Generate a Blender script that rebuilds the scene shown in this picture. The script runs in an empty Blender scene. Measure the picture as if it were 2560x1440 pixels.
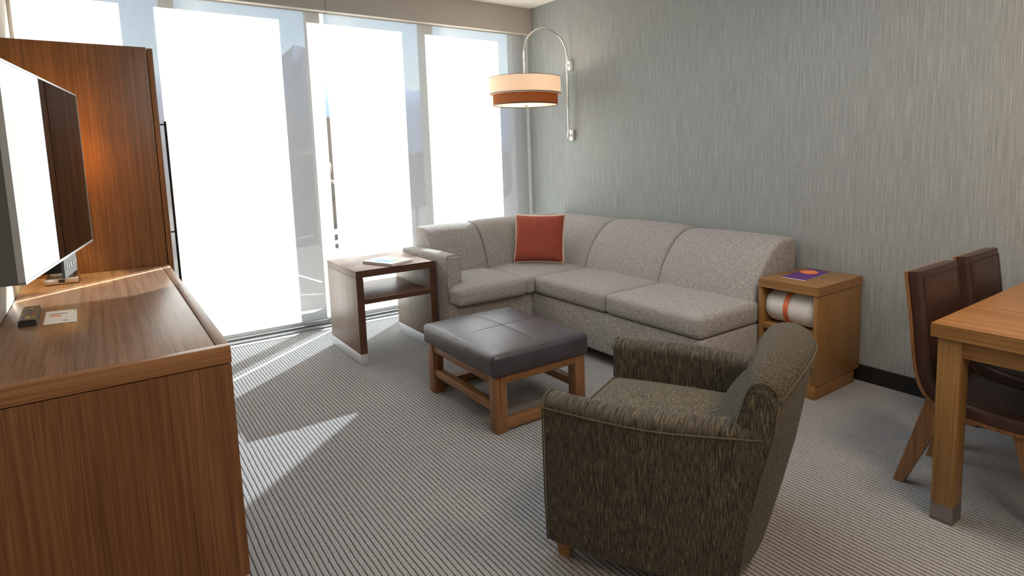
import bpy, bmesh, math, random
from math import pi, sin, cos, sqrt, radians
from mathutils import Vector, Matrix
random.seed(7)
S = bpy.context.scene
COL = S.collection

# ------------------------------------------------------------ camera
F_PX, PX, PY = 1526.38, 1398.65, 560.86
YAW, PITCH, ROLL = -0.6471, -0.1174, -0.0263
cam = bpy.data.cameras.new('camera')
cam.sensor_fit = 'HORIZONTAL'; cam.sensor_width = 36.0
cam.lens = F_PX * 36.0 / 2560.0
cam.shift_x = (1280 - PX) / 2560.0
cam.shift_y = (PY - 720) / 2560.0
cam.clip_start = 0.02; cam.clip_end = 2000
camo = bpy.data.objects.new('camera', cam); COL.objects.link(camo)
fw = Vector((-sin(YAW) * cos(PITCH), cos(YAW) * cos(PITCH), sin(PITCH)))
rt = Vector((cos(YAW), sin(YAW), 0)); up = rt.cross(fw)
c_, s_ = cos(ROLL), sin(ROLL)
r2 = c_ * rt + s_ * up; u2 = -s_ * rt + c_ * up
M = Matrix((r2, u2, -fw)).transposed().to_4x4()
M.translation = Vector((-3.3459, -4.8949, 1.3229))
camo.matrix_world = M
S.camera = camo

# ------------------------------------------------------------ colour management
S.view_settings.view_transform = 'Standard'
S.view_settings.look = 'None'
S.view_settings.gamma = 1.0
S.view_settings.use_curve_mapping = False
S.view_settings.exposure = 0.34

# ------------------------------------------------------------ sky, sun, room and fill lights
W = bpy.data.worlds.new('sky'); S.world = W; W.use_nodes = True
wn = W.node_tree.nodes; wl = W.node_tree.links; wn.clear()
wo = wn.new('ShaderNodeOutputWorld'); wb = wn.new('ShaderNodeBackground')
sk = wn.new('ShaderNodeTexSky'); sk.sky_type = 'NISHITA'; sk.sun_disc = False
sk.sun_elevation = radians(30); sk.sun_rotation = radians(49); sk.air_density = 1.1; sk.dust_density = .5; sk.ozone_density = 1.6
wb.inputs[1].default_value = 0.40
wl.new(sk.outputs[0], wb.inputs[0]); wl.new(wb.outputs[0], wo.inputs[0])

def light(name, kind, loc, energy, color, rot=None, **kw):
    l = bpy.data.lights.new(name, kind); l.energy = energy; l.color = color
    for k, v in kw.items(): setattr(l, k, v)
    o = bpy.data.objects.new(name, l); COL.objects.link(o); o.location = loc
    if rot is not None: o.rotation_euler = rot
    return o
sun = light('sun', 'SUN', (0, 10, 12), 60.0, (1.0, 0.98, 0.96), angle=radians(0.6))
sun.rotation_euler = Vector((-1.14, -1.0, -0.88)).to_track_quat('-Z', 'Y').to_euler()
# dining downlight of the room, then two added fill lights without visible fixtures
light('ceiling_downlight_dining', 'AREA', (-1.25, -4.7, 2.62), 25, (1.0, 0.76, 0.54), (0, 0, 0), shape='DISK', size=0.5)
light('fill_light_entry', 'AREA', (-2.6, -5.9, 2.62), 24, (1.0, 0.82, 0.64), (0, 0, 0), shape='DISK', size=0.9)  # warm fill added behind the viewer, no fixture modelled
light('fill_light_lounge', 'AREA', (-1.75, -3.1, 2.62), 20, (0.86, 0.94, 1.0), (0, 0, 0), shape='DISK', size=1.8)  # cool fill added overhead to lift the dim interior

# ------------------------------------------------------------ material helpers
def new_mat(name):
    m = bpy.data.materials.new(name); m.use_nodes = True
    nt = m.node_tree; nt.nodes.clear()
    out = nt.nodes.new('ShaderNodeOutputMaterial')
    b = nt.nodes.new('ShaderNodeBsdfPrincipled')
    nt.links.new(b.outputs[0], out.inputs[0])
    return m, nt, b, out
def coords(nt, scale=(1, 1, 1), rot=(0, 0, 0)):
    t = nt.nodes.new('ShaderNodeTexCoord'); mp = nt.nodes.new('ShaderNodeMapping')
    mp.inputs['Scale'].default_value = scale; mp.inputs['Rotation'].default_value = rot
    nt.links.new(t.outputs['Object'], mp.inputs[0]); return mp.outputs[0]
def noise(nt, vec, scale, detail=4, rough=0.6, dist=0.0):
    n = nt.nodes.new('ShaderNodeTexNoise'); n.inputs['Scale'].default_value = scale
    n.inputs['Detail'].default_value = detail; n.inputs['Roughness'].default_value = rough
    n.inputs['Distortion'].default_value = dist
    nt.links.new(vec, n.inputs['Vector']); return n.outputs['Fac']
def ramp(nt, fac, stops, interp='LINEAR'):
    r = nt.nodes.new('ShaderNodeValToRGB'); r.color_ramp.interpolation = interp
    els = r.color_ramp.elements
    while len(els) < len(stops): els.new(0.5)
    for e, (p, c) in zip(els, stops):
        e.position = p; e.color = (*c, 1) if len(c) == 3 else c
    nt.links.new(fac, r.inputs[0]); return r.outputs[0]
def mathn(nt, op, a, b=None, clamp=False):
    m = nt.nodes.new('ShaderNodeMath'); m.operation = op; m.use_clamp = clamp
    for i, v in enumerate((a, b)):
        if v is None: continue
        if isinstance(v, (int, float)): m.inputs[i].default_value = v
        else: nt.links.new(v, m.inputs[i])
    return m.outputs[0]
def mixc(nt, fac, a, b, mode='MIX'):
    m = nt.nodes.new('ShaderNodeMix'); m.data_type = 'RGBA'; m.blend_type = mode
    for i, v in ((0, fac), (6, a), (7, b)):
        if isinstance(v, (int, float)): m.inputs[i].default_value = v
        elif isinstance(v, tuple): m.inputs[i].default_value = (*v, 1)
        else: nt.links.new(v, m.inputs[i])
    return m.outputs[2]
def bump(nt, b, h, strength=0.3, dist=0.002):
    n = nt.nodes.new('ShaderNodeBump'); n.inputs['Strength'].default_value = strength
    n.inputs['Distance'].default_value = dist
    nt.links.new(h, n.inputs['Height']); nt.links.new(n.outputs[0], b.inputs['Normal'])
def flat(name, col, rough=0.5, metal=0.0, spec=0.5, **kw):
    m, nt, b, out = new_mat(name)
    b.inputs['Base Color'].default_value = (*col, 1); b.inputs['Roughness'].default_value = rough
    b.inputs['Metallic'].default_value = metal; b.inputs['Specular IOR Level'].default_value = spec
    for k, v in kw.items(): b.inputs[k].default_value = v
    return m
def wood(name, dark, mid, light_, axis='z', rough=0.38, fine=1.0, coat=0.0, contrast=1.0, spec=.45):
    """straight-grained veneer: noise stretched along the grain axis"""
    m, nt, b, out = new_mat(name)
    st = {'x': (1.2, 120, 120), 'y': (120, 1.2, 120), 'z': (120, 120, 1.2)}[axis]
    st2 = {'x': (.35, 9, 9), 'y': (9, .35, 9), 'z': (9, 9, .35)}[axis]
    st3 = {'x': (4, 420, 420), 'y': (420, 4, 420), 'z': (420, 420, 4)}[axis]
    n1 = noise(nt, coords(nt, tuple(v * fine for v in st)), 1.0, 5, .65, .3)
    n2 = noise(nt, coords(nt, st2), 1.0, 4, .6, 1.2)
    n3 = noise(nt, coords(nt, st3), 1.0, 2, .5)
    f = mathn(nt, 'ADD', mathn(nt, 'MULTIPLY', n1, .72), mathn(nt, 'MULTIPLY', n2, .28))
    d = .20 / contrast
    c = ramp(nt, f, [(0.5 - d, dark), (0.5, mid), (0.5 + d, light_)])
    pores = ramp(nt, n3, [(0.38, (.60, .52, .48)), (0.50, (1, 1, 1))])
    c = mixc(nt, .75, c, pores, 'MULTIPLY')
    nt.links.new(c, b.inputs['Base Color']); b.inputs['Roughness'].default_value = rough
    b.inputs['Specular IOR Level'].default_value = spec; b.inputs['Coat Weight'].default_value = coat; b.inputs['Coat Roughness'].default_value = 0.25
    bump(nt, b, n3, .06, .001)
    return m
def weave(name, cols, sx, sy, sz, rough=0.9, thread='z', bstr=.5, cell=1.0):
    """woven fabric: broken threads of several yarn colours"""
    m, nt, b, out = new_mat(name)
    a = noise(nt, coords(nt, (sx, sy, sz)), 1.0, 2, .6)
    c = ramp(nt, a, cols)
    n2 = noise(nt, coords(nt, (330 * cell, 330 * cell, 330 * cell)), 1.0, 2, .7)
    sp = ramp(nt, n2, [(.35, (.55, .55, .55)), (.62, (1.18, 1.18, 1.18))])
    c = mixc(nt, .8, c, sp, 'MULTIPLY')
    nt.links.new(c, b.inputs['Base Color']); b.inputs['Roughness'].default_value = rough
    b.inputs['Specular IOR Level'].default_value = .15
    b.inputs['Sheen Weight'].default_value = .06; b.inputs['Sheen Roughness'].default_value = .5
    h = mathn(nt, 'ADD', a, n2); bump(nt, b, h, bstr, .002)
    return m

# ------------------------------------------------------------ mesh helpers
def box(bm, x0, x1, y0, y1, z0, z1, bev=0.0, seg=2):
    vs = [bm.verts.new((x, y, z)) for z in (z0, z1) for y in (y0, y1) for x in (x0, x1)]
    fs = [bm.faces.new([vs[i] for i in q]) for q in ((0, 2, 3, 1), (4, 5, 7, 6), (0, 1, 5, 4), (2, 6, 7, 3), (0, 4, 6, 2), (1, 3, 7, 5))]
    if bev > 0:
        es = list({e for f in fs for e in f.edges})
        bmesh.ops.bevel(bm, geom=es, offset=bev, segments=seg, affect='EDGES', profile=.5)
    return vs
def prism(bm, bottom, top):
    """box-like solid from 4 bottom and 4 top points"""
    a = [bm.verts.new(p) for p in bottom]; b = [bm.verts.new(p) for p in top]; n = len(a)
    bm.faces.new(a[::-1]); bm.faces.new(b)
    for i in range(n): bm.faces.new((a[i], a[(i + 1) % n], b[(i + 1) % n], b[i]))
def tube(bm, pts, r, n=10, closed=False, caps=True):
    pts = [Vector(p) for p in pts]; rings = []; N = len(pts); prev = None
    for i, p in enumerate(pts):
        if closed: t = (pts[(i + 1) % N] - pts[i - 1]).normalized()
        else: t = (pts[min(i + 1, N - 1)] - pts[max(i - 1, 0)]).normalized()
        if prev is None:
            a = t.cross(Vector((0, 0, 1)) if abs(t.z) < .9 else Vector((1, 0, 0))).normalized()
        else:
            a = (prev - t * prev.dot(t)).normalized()
        prev = a; b = t.cross(a)
        rings.append([bm.verts.new(p + r * (cos(2 * pi * k / n) * a + sin(2 * pi * k / n) * b)) for k in range(n)])
    for i in range(N if closed else N - 1):
        A, B = rings[i], rings[(i + 1) % N]
        for k in range(n): bm.faces.new((A[k], A[(k + 1) % n], B[(k + 1) % n], B[k]))
    if caps and not closed:
        bm.faces.new(rings[0][::-1]); bm.faces.new(rings[-1])
def lathe(bm, prof, cx, cy, n=48, cap0=True, cap1=True):
    rings = [[bm.verts.new((cx + r * cos(2 * pi * k / n), cy + r * sin(2 * pi * k / n), z)) for k in range(n)] for r, z in prof]
    for A, B in zip(rings, rings[1:]):
        for k in range(n): bm.faces.new((A[k], A[(k + 1) % n], B[(k + 1) % n], B[k]))
    if cap0: bm.faces.new(rings[0][::-1])
    if cap1: bm.faces.new(rings[-1])
def loft(bm, rings, closed_ring=True, caps=True):
    R = [[bm.verts.new(p) for p in r] for r in rings]; n = len(R[0])
    for A, B in zip(R, R[1:]):
        for k in range(n if closed_ring else n - 1): bm.faces.new((A[k], A[(k + 1) % n], B[(k + 1) % n], B[k]))
    if caps and closed_ring: bm.faces.new(R[0][::-1]); bm.faces.new(R[-1])
def axvals(h, r, n, k=4):
    """values in [-h, h], dense inside the rounded margin r"""
    e = [-h + r * (1 - cos(pi / 2 * i / k)) for i in range(k + 1)]
    inner = [-(h - r) + 2 * (h - r) * i / n for i in range(1, n)]
    return e + inner + [-v for v in e[::-1]]
def lattice(bm, xs, ys, zs, fn):
    V = {}
    def v(i, j, k):
        if (i, j, k) not in V: V[(i, j, k)] = bm.verts.new(fn(xs[i], ys[j], zs[k]))
        return V[(i, j, k)]
    X, Y, Z = len(xs) - 1, len(ys) - 1, len(zs) - 1
    for i in range(X):
        for j in range(Y):
            bm.faces.new((v(i, j, 0), v(i, j + 1, 0), v(i + 1, j + 1, 0), v(i + 1, j, 0)))
            bm.faces.new((v(i, j, Z), v(i + 1, j, Z), v(i + 1, j + 1, Z), v(i, j + 1, Z)))
    for i in range(X):
        for k in range(Z):
            bm.faces.new((v(i, 0, k), v(i + 1, 0, k), v(i + 1, 0, k + 1), v(i, 0, k + 1)))
            bm.faces.new((v(i, Y, k), v(i, Y, k + 1), v(i + 1, Y, k + 1), v(i + 1, Y, k)))
    for j in range(Y):
        for k in range(Z):
            bm.faces.new((v(0, j, k), v(0, j, k + 1), v(0, j + 1, k + 1), v(0, j + 1, k)))
            bm.faces.new((v(X, j, k), v(X, j + 1, k), v(X, j + 1, k + 1), v(X, j, k + 1)))
def rounded(p, h, r):
    q = [max(-(hh - r), min(hh - r, c)) for c, hh in zip(p, h)]
    d = Vector([a - b for a, b in zip(p, q)])
    if d.length > 1e-9: d = d.normalized() * r
    return Vector(q) + d
def cushion(bm, x0, x1, y0, y1, z0, z1, r=.04, top=.02, side=.01, n=14, bottom=0.0, warp=None):
    c = Vector(((x0 + x1) / 2, (y0 + y1) / 2, (z0 + z1) / 2)); h = ((x1 - x0) / 2, (y1 - y0) / 2, (z1 - z0) / 2)
    r = min(r, h[2] * .95)
    def fn(x, y, z):
        p = rounded((x, y, z), h, r)
        u, v, w = p.x / h[0], p.y / h[1], p.z / h[2]
        fx, fy, fz = 1 - abs(u) ** 3, 1 - abs(v) ** 3, 1 - w * w
        p = p.copy()
        if w > 0: p.z += top * fx * fy * min(1, w * 1.5)
        else: p.z -= bottom * fx * fy
        p.x += side * u * fy * fz; p.y += side * v * fx * fz
        p = p + c
        return warp(p) if warp else p
    lattice(bm, axvals(h[0], r, n), axvals(h[1], r, n), axvals(h[2], r, 4), fn)

def obj(name, bm, mat, parent=None, smooth=None, local=False, mods=None):
    bmesh.ops.recalc_face_normals(bm, faces=bm.faces[:])
    if parent is not None and not local:
        off = parent['_base']; off = Vector(off)
        bmesh.ops.translate(bm, vec=-off, verts=bm.verts[:])
    me = bpy.data.meshes.new(name); bm.to_mesh(me); bm.free()
    for mm in (mat if isinstance(mat, (list, tuple)) else [mat]): me.materials.append(mm)
    o = bpy.data.objects.new(name, me); COL.objects.link(o)
    if parent is not None: o.parent = parent
    if smooth is not None:
        for p in me.polygons: p.use_smooth = True
        if smooth < 180:
            me.set_sharp_from_angle(angle=radians(smooth))
    o['_base'] = list(parent['_base']) if parent is not None else [0, 0, 0]
    return o
def thing(name, label, cat, loc, rotz=0, group=None):
    o = bpy.data.objects.new(name, None); COL.objects.link(o); o.empty_display_size = .1
    o.location = loc; o.rotation_euler = (0, 0, rotz); o['label'] = label; o['category'] = cat
    if group: o['group'] = group
    o['_base'] = list(loc)
    return o
def tag(o, label, cat, group=None, kind=None):
    o['label'] = label; o['category'] = cat
    if group: o['group'] = group
    if kind: o['kind'] = kind
    return o
def struct(name, bm, m, smooth=None):
    o = obj(name, bm, m, None, smooth); o['kind'] = 'structure'; return o
def B(): return bmesh.new()
def bx(name, mat, parent, *a, bev=0.0, **k):
    bm = B(); box(bm, *a, bev=bev); return obj(name, bm, mat, parent, smooth=35 if bev else None, **k)

# ------------------------------------------------------------ materials
def mat_carpet():
    m, nt, b, out = new_mat('ribbed_carpet')
    t = nt.nodes.new('ShaderNodeTexCoord'); sp = nt.nodes.new('ShaderNodeSeparateXYZ')
    nt.links.new(t.outputs['Object'], sp.inputs[0])
    wob = noise(nt, coords(nt, (9, 5, 5)), 1.0, 2, .5)
    wob2 = noise(nt, coords(nt, (150, 45, 150)), 1.0, 2, .5)
    x = mathn(nt, 'ADD', sp.outputs[0], mathn(nt, 'ADD', mathn(nt, 'MULTIPLY', wob, .006), mathn(nt, 'MULTIPLY', wob2, .0035)))
    fr = mathn(nt, 'FRACT', mathn(nt, 'MULTIPLY', x, 1 / .0182))
    tri = mathn(nt, 'MULTIPLY', mathn(nt, 'ABSOLUTE', mathn(nt, 'SUBTRACT', fr, .5)), 2)   # 1 at groove
    groove = ramp(nt, tri, [(.70, (0, 0, 0)), (.90, (1, 1, 1))])
    speck = noise(nt, coords(nt, (420, 300, 420)), 1.0, 3, .75)
    yarn = ramp(nt, speck, [(.30, (.065, .060, .062)), (.45, (.225, .222, .225)), (.56, (.385, .390, .392)), (.70, (.68, .70, .70))])
    big = noise(nt, coords(nt, (1.5, 1.5, 1)), 1.0, 2, .5)
    yarn = mixc(nt, 1.0, yarn, ramp(nt, big, [(.3, (.93, .93, .93)), (.7, (1.06, 1.05, 1.05))]), 'MULTIPLY')
    gcol = ramp(nt, speck, [(.35, (.012, .009, .012)), (.7, (.07, .05, .058))])
    c = mixc(nt, groove, yarn, gcol)
    nt.links.new(c, b.inputs['Base Color']); b.inputs['Roughness'].default_value = .95
    b.inputs['Specular IOR Level'].default_value = .1
    b.inputs['Sheen Weight'].default_value = .15
    h = mathn(nt, 'ADD', mathn(nt, 'SUBTRACT', 1.0, mathn(nt, 'POWER', tri, 3)), mathn(nt, 'MULTIPLY', speck, .5))
    bump(nt, b, h, .8, .004)
    return m
def mat_wallpaper():
    m, nt, b, out = new_mat('woven_grey_wallcovering')
    v1 = noise(nt, coords(nt, (420, 420, 5)), 1.0, 2, .6)
    v2 = noise(nt, coords(nt, (130, 130, 1.2)), 1.0, 3, .6)
    h1 = noise(nt, coords(nt, (30, 30, 420)), 1.0, 2, .6)
    f = mathn(nt, 'ADD', mathn(nt, 'ADD', mathn(nt, 'MULTIPLY', v1, .60), mathn(nt, 'MULTIPLY', v2, .18)), mathn(nt, 'MULTIPLY', h1, .22))
    c = ramp(nt, f, [(.36, (.190, .205, .206)), (.5, (.270, .289, .290)), (.64, (.395, .415, .412))])
    nt.links.new(c, b.inputs['Base Color']); b.inputs['Roughness'].default_value = .62
    b.inputs['Specular IOR Level'].default_value = .35
    bump(nt, b, f, .25, .001)
    return m
def mat_shade():
    """solar screen cloth: part open weave, part light-scattering yarn"""
    m = bpy.data.materials.new('solar_shade_cloth'); m.use_nodes = True; nt = m.node_tree; nt.nodes.clear()
    out = nt.nodes.new('ShaderNodeOutputMaterial')
    tr = nt.nodes.new('ShaderNodeBsdfTransparent'); tr.inputs[0].default_value = (.87, .94, 1, 1)
    tl = nt.nodes.new('ShaderNodeBsdfTranslucent'); df = nt.nodes.new('ShaderNodeBsdfDiffuse')
    th = noise(nt, coords(nt, (500, 500, 24)), 1.0, 2, .6); th2 = noise(nt, coords(nt, (24, 24, 500)), 1.0, 2, .6)
    w = mathn(nt, 'MULTIPLY', mathn(nt, 'ADD', th, th2), .5)
    col = ramp(nt, w, [(.35, (.38, .37, .35)), (.65, (.49, .48, .46))])
    nt.links.new(col, tl.inputs[0]); nt.links.new(col, df.inputs[0])
    m1 = nt.nodes.new('ShaderNodeMixShader'); m1.inputs[0].default_value = .38
    nt.links.new(tl.outputs[0], m1.inputs[1]); nt.links.new(df.outputs[0], m1.inputs[2])
    m2 = nt.nodes.new('ShaderNodeMixShader')
    op = ramp(nt, w, [(.35, (.125, .125, .125)), (.65, (.09, .09, .09))])
    nt.links.new(op, m2.inputs[0])
    nt.links.new(m1.outputs[0], m2.inputs[1]); nt.links.new(tr.outputs[0], m2.inputs[2])
    nt.links.new(m2.outputs[0], out.inputs[0])
    return m
def mat_glass():
    m = bpy.data.materials.new('window_glass'); m.use_nodes = True; nt = m.node_tree; nt.nodes.clear()
    out = nt.nodes.new('ShaderNodeOutputMaterial'); tr = nt.nodes.new('ShaderNodeBsdfTransparent')
    tr.inputs[0].default_value = (.93, .96, .96, 1)
    gl = nt.nodes.new('ShaderNodeBsdfGlossy'); gl.inputs['Roughness'].default_value = .01
    mx = nt.nodes.new('ShaderNodeMixShader'); mx.inputs[0].default_value = .05
    nt.links.new(tr.outputs[0], mx.inputs[1]); nt.links.new(gl.outputs[0], mx.inputs[2]); nt.links.new(mx.outputs[0], out.inputs[0])
    return m
def mat_translucent(name, col, tcol, fac, rough=.9):
    m = bpy.data.materials.new(name); m.use_nodes = True; nt = m.node_tree; nt.nodes.clear()
    out = nt.nodes.new('ShaderNodeOutputMaterial')
    df = nt.nodes.new('ShaderNodeBsdfDiffuse'); df.inputs[0].default_value = (*col, 1)
    tl = nt.nodes.new('ShaderNodeBsdfTranslucent'); tl.inputs[0].default_value = (*tcol, 1)
    mx = nt.nodes.new('ShaderNodeMixShader'); mx.inputs[0].default_value = fac
    nt.links.new(df.outputs[0], mx.inputs[1]); nt.links.new(tl.outputs[0], mx.inputs[2]); nt.links.new(mx.outputs[0], out.inputs[0])
    return m
def mat_leather(name, base, hi, rough=.36):
    m, nt, b, out = new_mat(name)
    n = noise(nt, coords(nt, (260, 260, 260)), 1.0, 3, .6); n2 = noise(nt, coords(nt, (9, 9, 9)), 1.0, 3, .6)
    c = ramp(nt, n2, [(.3, base), (.75, hi)])
    nt.links.new(c, b.inputs['Base Color']); b.inputs['Roughness'].default_value = rough
    bump(nt, b, mathn(nt, 'ADD', n, mathn(nt, 'MULTIPLY', n2, .6)), .18, .0015)
    return m
def mat_brushed(name, col, rough=.3, axis='x'):
    m, nt, b, out = new_mat(name)
    st = {'x': (6, 500, 500), 'y': (500, 6, 500), 'z': (500, 500, 6)}[axis]
    n = noise(nt, coords(nt, st), 1.0, 3, .6)
    c = ramp(nt, n, [(.3, tuple(v * .8 for v in col)), (.7, col)])
    nt.links.new(c, b.inputs['Base Color']); b.inputs['Metallic'].default_value = 1.0
    b.inputs['Roughness'].default_value = rough; bump(nt, b, n, .1, .0005)
    return m

def mat_tweed():
    m, nt, b, out = new_mat('heathered_taupe_sofa_fabric')
    a = noise(nt, coords(nt, (62, 520, 520)), 1.0, 2, .6); c1 = noise(nt, coords(nt, (520, 62, 520)), 1.0, 2, .6); d = noise(nt, coords(nt, (520, 520, 62)), 1.0, 2, .6)
    f = mathn(nt, 'MULTIPLY', mathn(nt, 'ADD', mathn(nt, 'ADD', a, c1), d), 1 / 3)
    c = ramp(nt, f, [(.37, (.090, .078, .072)), (.45, (.215, .196, .184)), (.53, (.350, .332, .320)), (.63, (.62, .61, .60))])
    nt.links.new(c, b.inputs['Base Color']); b.inputs['Roughness'].default_value = .92
    b.inputs['Specular IOR Level'].default_value = .12; b.inputs['Sheen Weight'].default_value = .2
    bump(nt, b, f, .45, .003); return m
M_carpet = mat_carpet(); M_wallp = mat_wallpaper(); M_shade = mat_shade(); M_glass = mat_glass()
M_white = flat('white_ceiling_paint', (.78, .77, .75), .9)
M_plaster = flat('cream_wall_paint', (.62, .57, .50), .85)
M_valance = flat('greige_painted_valance', (.40, .38, .36), .7)
M_valance_under = flat('pale_valance_underside', (.70, .66, .58), .7)  # paler than the valance face: light on the underside is put into the colour
M_alu = flat('painted_window_frame', (.70, .63, .53), .5, .0)
M_sill = flat('aluminium_sill', (.55, .57, .58), .35, .6)
M_black = flat('black_baseboard', (.009, .008, .008), .5)
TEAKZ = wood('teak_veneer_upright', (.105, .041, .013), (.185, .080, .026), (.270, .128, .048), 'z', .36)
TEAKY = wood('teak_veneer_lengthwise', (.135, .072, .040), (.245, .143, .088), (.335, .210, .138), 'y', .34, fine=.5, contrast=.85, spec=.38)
TEAKX = wood('teak_edge_band', (.20, .088, .032), (.29, .135, .05), (.35, .175, .072), 'x', .38)
WALZ = wood('grey_brown_veneer_upright', (.130, .085, .056), (.205, .140, .098), (.285, .205, .150), 'z', .40, contrast=.9)
WALX = wood('grey_brown_veneer_top', (.110, .058, .036), (.190, .108, .070), (.260, .160, .110), 'x', .42, fine=.7, spec=.25)
WALD = wood('dark_walnut_edge', (.045, .020, .012), (.085, .038, .022), (.13, .062, .038), 'x', .4)
OAKZ = wood('honey_oak_upright', (.190, .092, .026), (.270, .145, .046), (.345, .200, .074), 'z', .4, contrast=.8)
OAKY = wood('honey_oak_lengthwise', (.185, .088, .028), (.275, .145, .049), (.355, .200, .078), 'y', .36)
OAKX = wood('honey_oak_crosswise', (.185, .086, .025), (.280, .140, .044), (.36, .195, .072), 'x', .34, fine=.6)
OAKT = wood('table_top_veneer', (.215, .085, .022), (.35, .158, .048), (.45, .230, .085), 'y', .30, fine=.5, contrast=1.0)
FRZ = wood('ottoman_frame_wood', (.150, .068, .026), (.235, .115, .048), (.31, .16, .072), 'z', .42)
FRX = wood('ottoman_rail_wood', (.165, .075, .028), (.255, .128, .052), (.33, .175, .08), 'x', .4)
FRY = wood('ottoman_side_rail_wood', (.165, .075, .028), (.255, .128, .052), (.33, .175, .08), 'y', .4)
M_sofa = mat_tweed()
M_pipe = flat('taupe_sofa_piping', (.27, .235, .20), .9)
GREENC = [(.30, (.012, .011, .010)), (.42, (.046, .036, .027)), (.49, (.088, .074, .054)), (.55, (.050, .058, .062)), (.61, (.165, .130, .072)), (.72, (.27, .23, .15))]
M_chair = weave('olive_striped_chenille', GREENC, 20, 600, 30, cell=1.2, bstr=.6)
M_chairb = weave('olive_striped_chenille_back', GREENC, 600, 420, 30, cell=1.2, bstr=.6)
M_seatf = weave('olive_striped_chenille_seat', [(p, tuple(v * 1.4 for v in c)) for p, c in GREENC], 60, 600, 420, cell=1.0, bstr=.6)  # same cloth brightened: light falling on the seat is put into its colour
M_cpipe = weave('olive_piping', [(.3, (.045, .040, .028)), (.7, (.15, .13, .075))], 300, 300, 300)
M_leather = mat_leather('sky_tinted_brown_leather', (.040, .034, .042), (.060, .053, .066), .36)  # blue of the reflected sky is mixed into the leather colour
M_brownl = mat_leather('oxblood_brown_leather', (.040, .018, .013), (.065, .030, .022), .38)
M_stitch = flat('stitching_thread', (.035, .02, .016), .8)
M_stitchl = flat('light_stitching_thread', (.22, .14, .10), .8)
M_chrome = flat('polished_chrome', (.85, .83, .80), .08, 1.0)
M_nickel = mat_brushed('brushed_nickel', (.72, .66, .58), .28, 'x')
M_steel = mat_brushed('brushed_steel_foot', (.35, .32, .31), .35, 'y')
M_kick = flat('aluminium_kick_plate', (.62, .66, .68), .38, .55)
M_blackmetal = flat('black_metal', (.02, .018, .017), .4, .5)
M_redcloth = weave('rust_red_cushion_cloth', [(.3, (.27, .055, .036)), (.7, (.40, .100, .065))], 60, 60, 420, bstr=.5, cell=.8)
M_creamcloth = flat('cream_cloth', (.72, .55, .42), .9)
def mat_blanket():
    m, nt, b, out = new_mat('cream_herringbone_blanket')
    t = nt.nodes.new('ShaderNodeTexCoord'); sp = nt.nodes.new('ShaderNodeSeparateXYZ')
    nt.links.new(t.outputs['Object'], sp.inputs[0])
    pp = mathn(nt, 'PINGPONG', mathn(nt, 'MULTIPLY', sp.outputs[1], 1.0), .016)
    s = mathn(nt, 'ADD', mathn(nt, 'MULTIPLY', pp, 1.3), sp.outputs[2])
    wv = mathn(nt, 'SINE', mathn(nt, 'MULTIPLY', s, 2 * pi / .0085))
    c = ramp(nt, mathn(nt, 'ADD', mathn(nt, 'MULTIPLY', wv, .5), .5), [(0, (.60, .56, .51)), (.35, (.76, .73, .68)), (1, (.84, .82, .78))])
    nt.links.new(c, b.inputs['Base Color']); b.inputs['Roughness'].default_value = .95
    bump(nt, b, wv, .7, .002); return m
M_blanket = mat_blanket()
M_strap = flat('orange_leather_strap', (.60, .135, .045), .45)
M_screen = flat('dark_glossy_screen', (.006, .006, .007), .012, 0.0, .45)
M_bezel = flat('silver_bezel', (.42, .44, .46), .25, .8)
M_tvback = flat('dark_grey_plastic', (.085, .092, .092), .35)
M_plug = flat('black_plastic', (.02, .02, .022), .35)
M_hub = flat('blue_grey_plastic', (.10, .13, .16), .35)
M_socket = flat('pale_socket', (.75, .75, .72), .4)
M_paper = flat('white_paper', (.82, .80, .77), .6)
M_purple = flat('purple_card', (.105, .028, .19), .45)
M_orange = flat('orange_print', (.85, .22, .07), .45)
M_salmon = flat('salmon_print', (.80, .42, .25), .6)
M_bluep = flat('blue_print', (.22, .35, .55), .6)
M_greenp = flat('green_print', (.35, .50, .22), .6)
M_dot = {k: flat(k + '_button', c, .4) for k, c in dict(red=(.45, .04, .03), green=(.05, .25, .06), yellow=(.6, .4, .05), blue=(.03, .1, .3), grey=(.12, .12, .12)).items()}
M_drum = mat_translucent('cream_lamp_fabric', (.80, .72, .63), (.88, .78, .68), .5)
M_woodband = mat_translucent('wood_veneer_lamp_band', (.30, .15, .07), (.60, .26, .07), .32)
M_trimband = flat('grey_lamp_trim', (.30, .27, .24), .8)
M_diffuser = mat_translucent('frosted_diffuser', (.85, .80, .75), (.95, .88, .82), .6)
M_lampshade = mat_translucent('warm_lamp_fabric', (.80, .66, .45), (.97, .78, .48), .75)
def mat_bulb(name, col, st):
    m, nt, b, out = new_mat(name); b.inputs['Emission Color'].default_value = (*col, 1)
    b.inputs['Emission Strength'].default_value = st; return m
M_bulb = mat_bulb('glowing_bulb', (1, .80, .58), 7)

# ============================================================ SETTING
XL, YB, ZC = -3.66, -7.2, 2.644
bm = B(); box(bm, XL, 0, YB, .18, -.1, 0); struct('floor', bm, M_carpet)
bm = B(); box(bm, XL - .1, .1, YB, .18, ZC, ZC + .1); struct('ceiling', bm, M_white)
bm = B(); box(bm, 0, .1, YB, .18, -.1, ZC); struct('wall_right', bm, M_wallp)
bm = B(); box(bm, XL - .1, XL, YB, .18, -.1, ZC); struct('wall_left', bm, M_plaster)
bm = B(); box(bm, XL - .1, .1, YB - .1, YB, -.1, ZC); struct('wall_back', bm, M_plaster)
bm = B(); box(bm, -.014, 0, YB, -.02, 0, .092, .002); struct('baseboard_right', bm, M_black)
bm = B(); box(bm, XL, XL + .014, YB, -.12, 0, .092, .002); struct('baseboard_left', bm, M_black)
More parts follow.
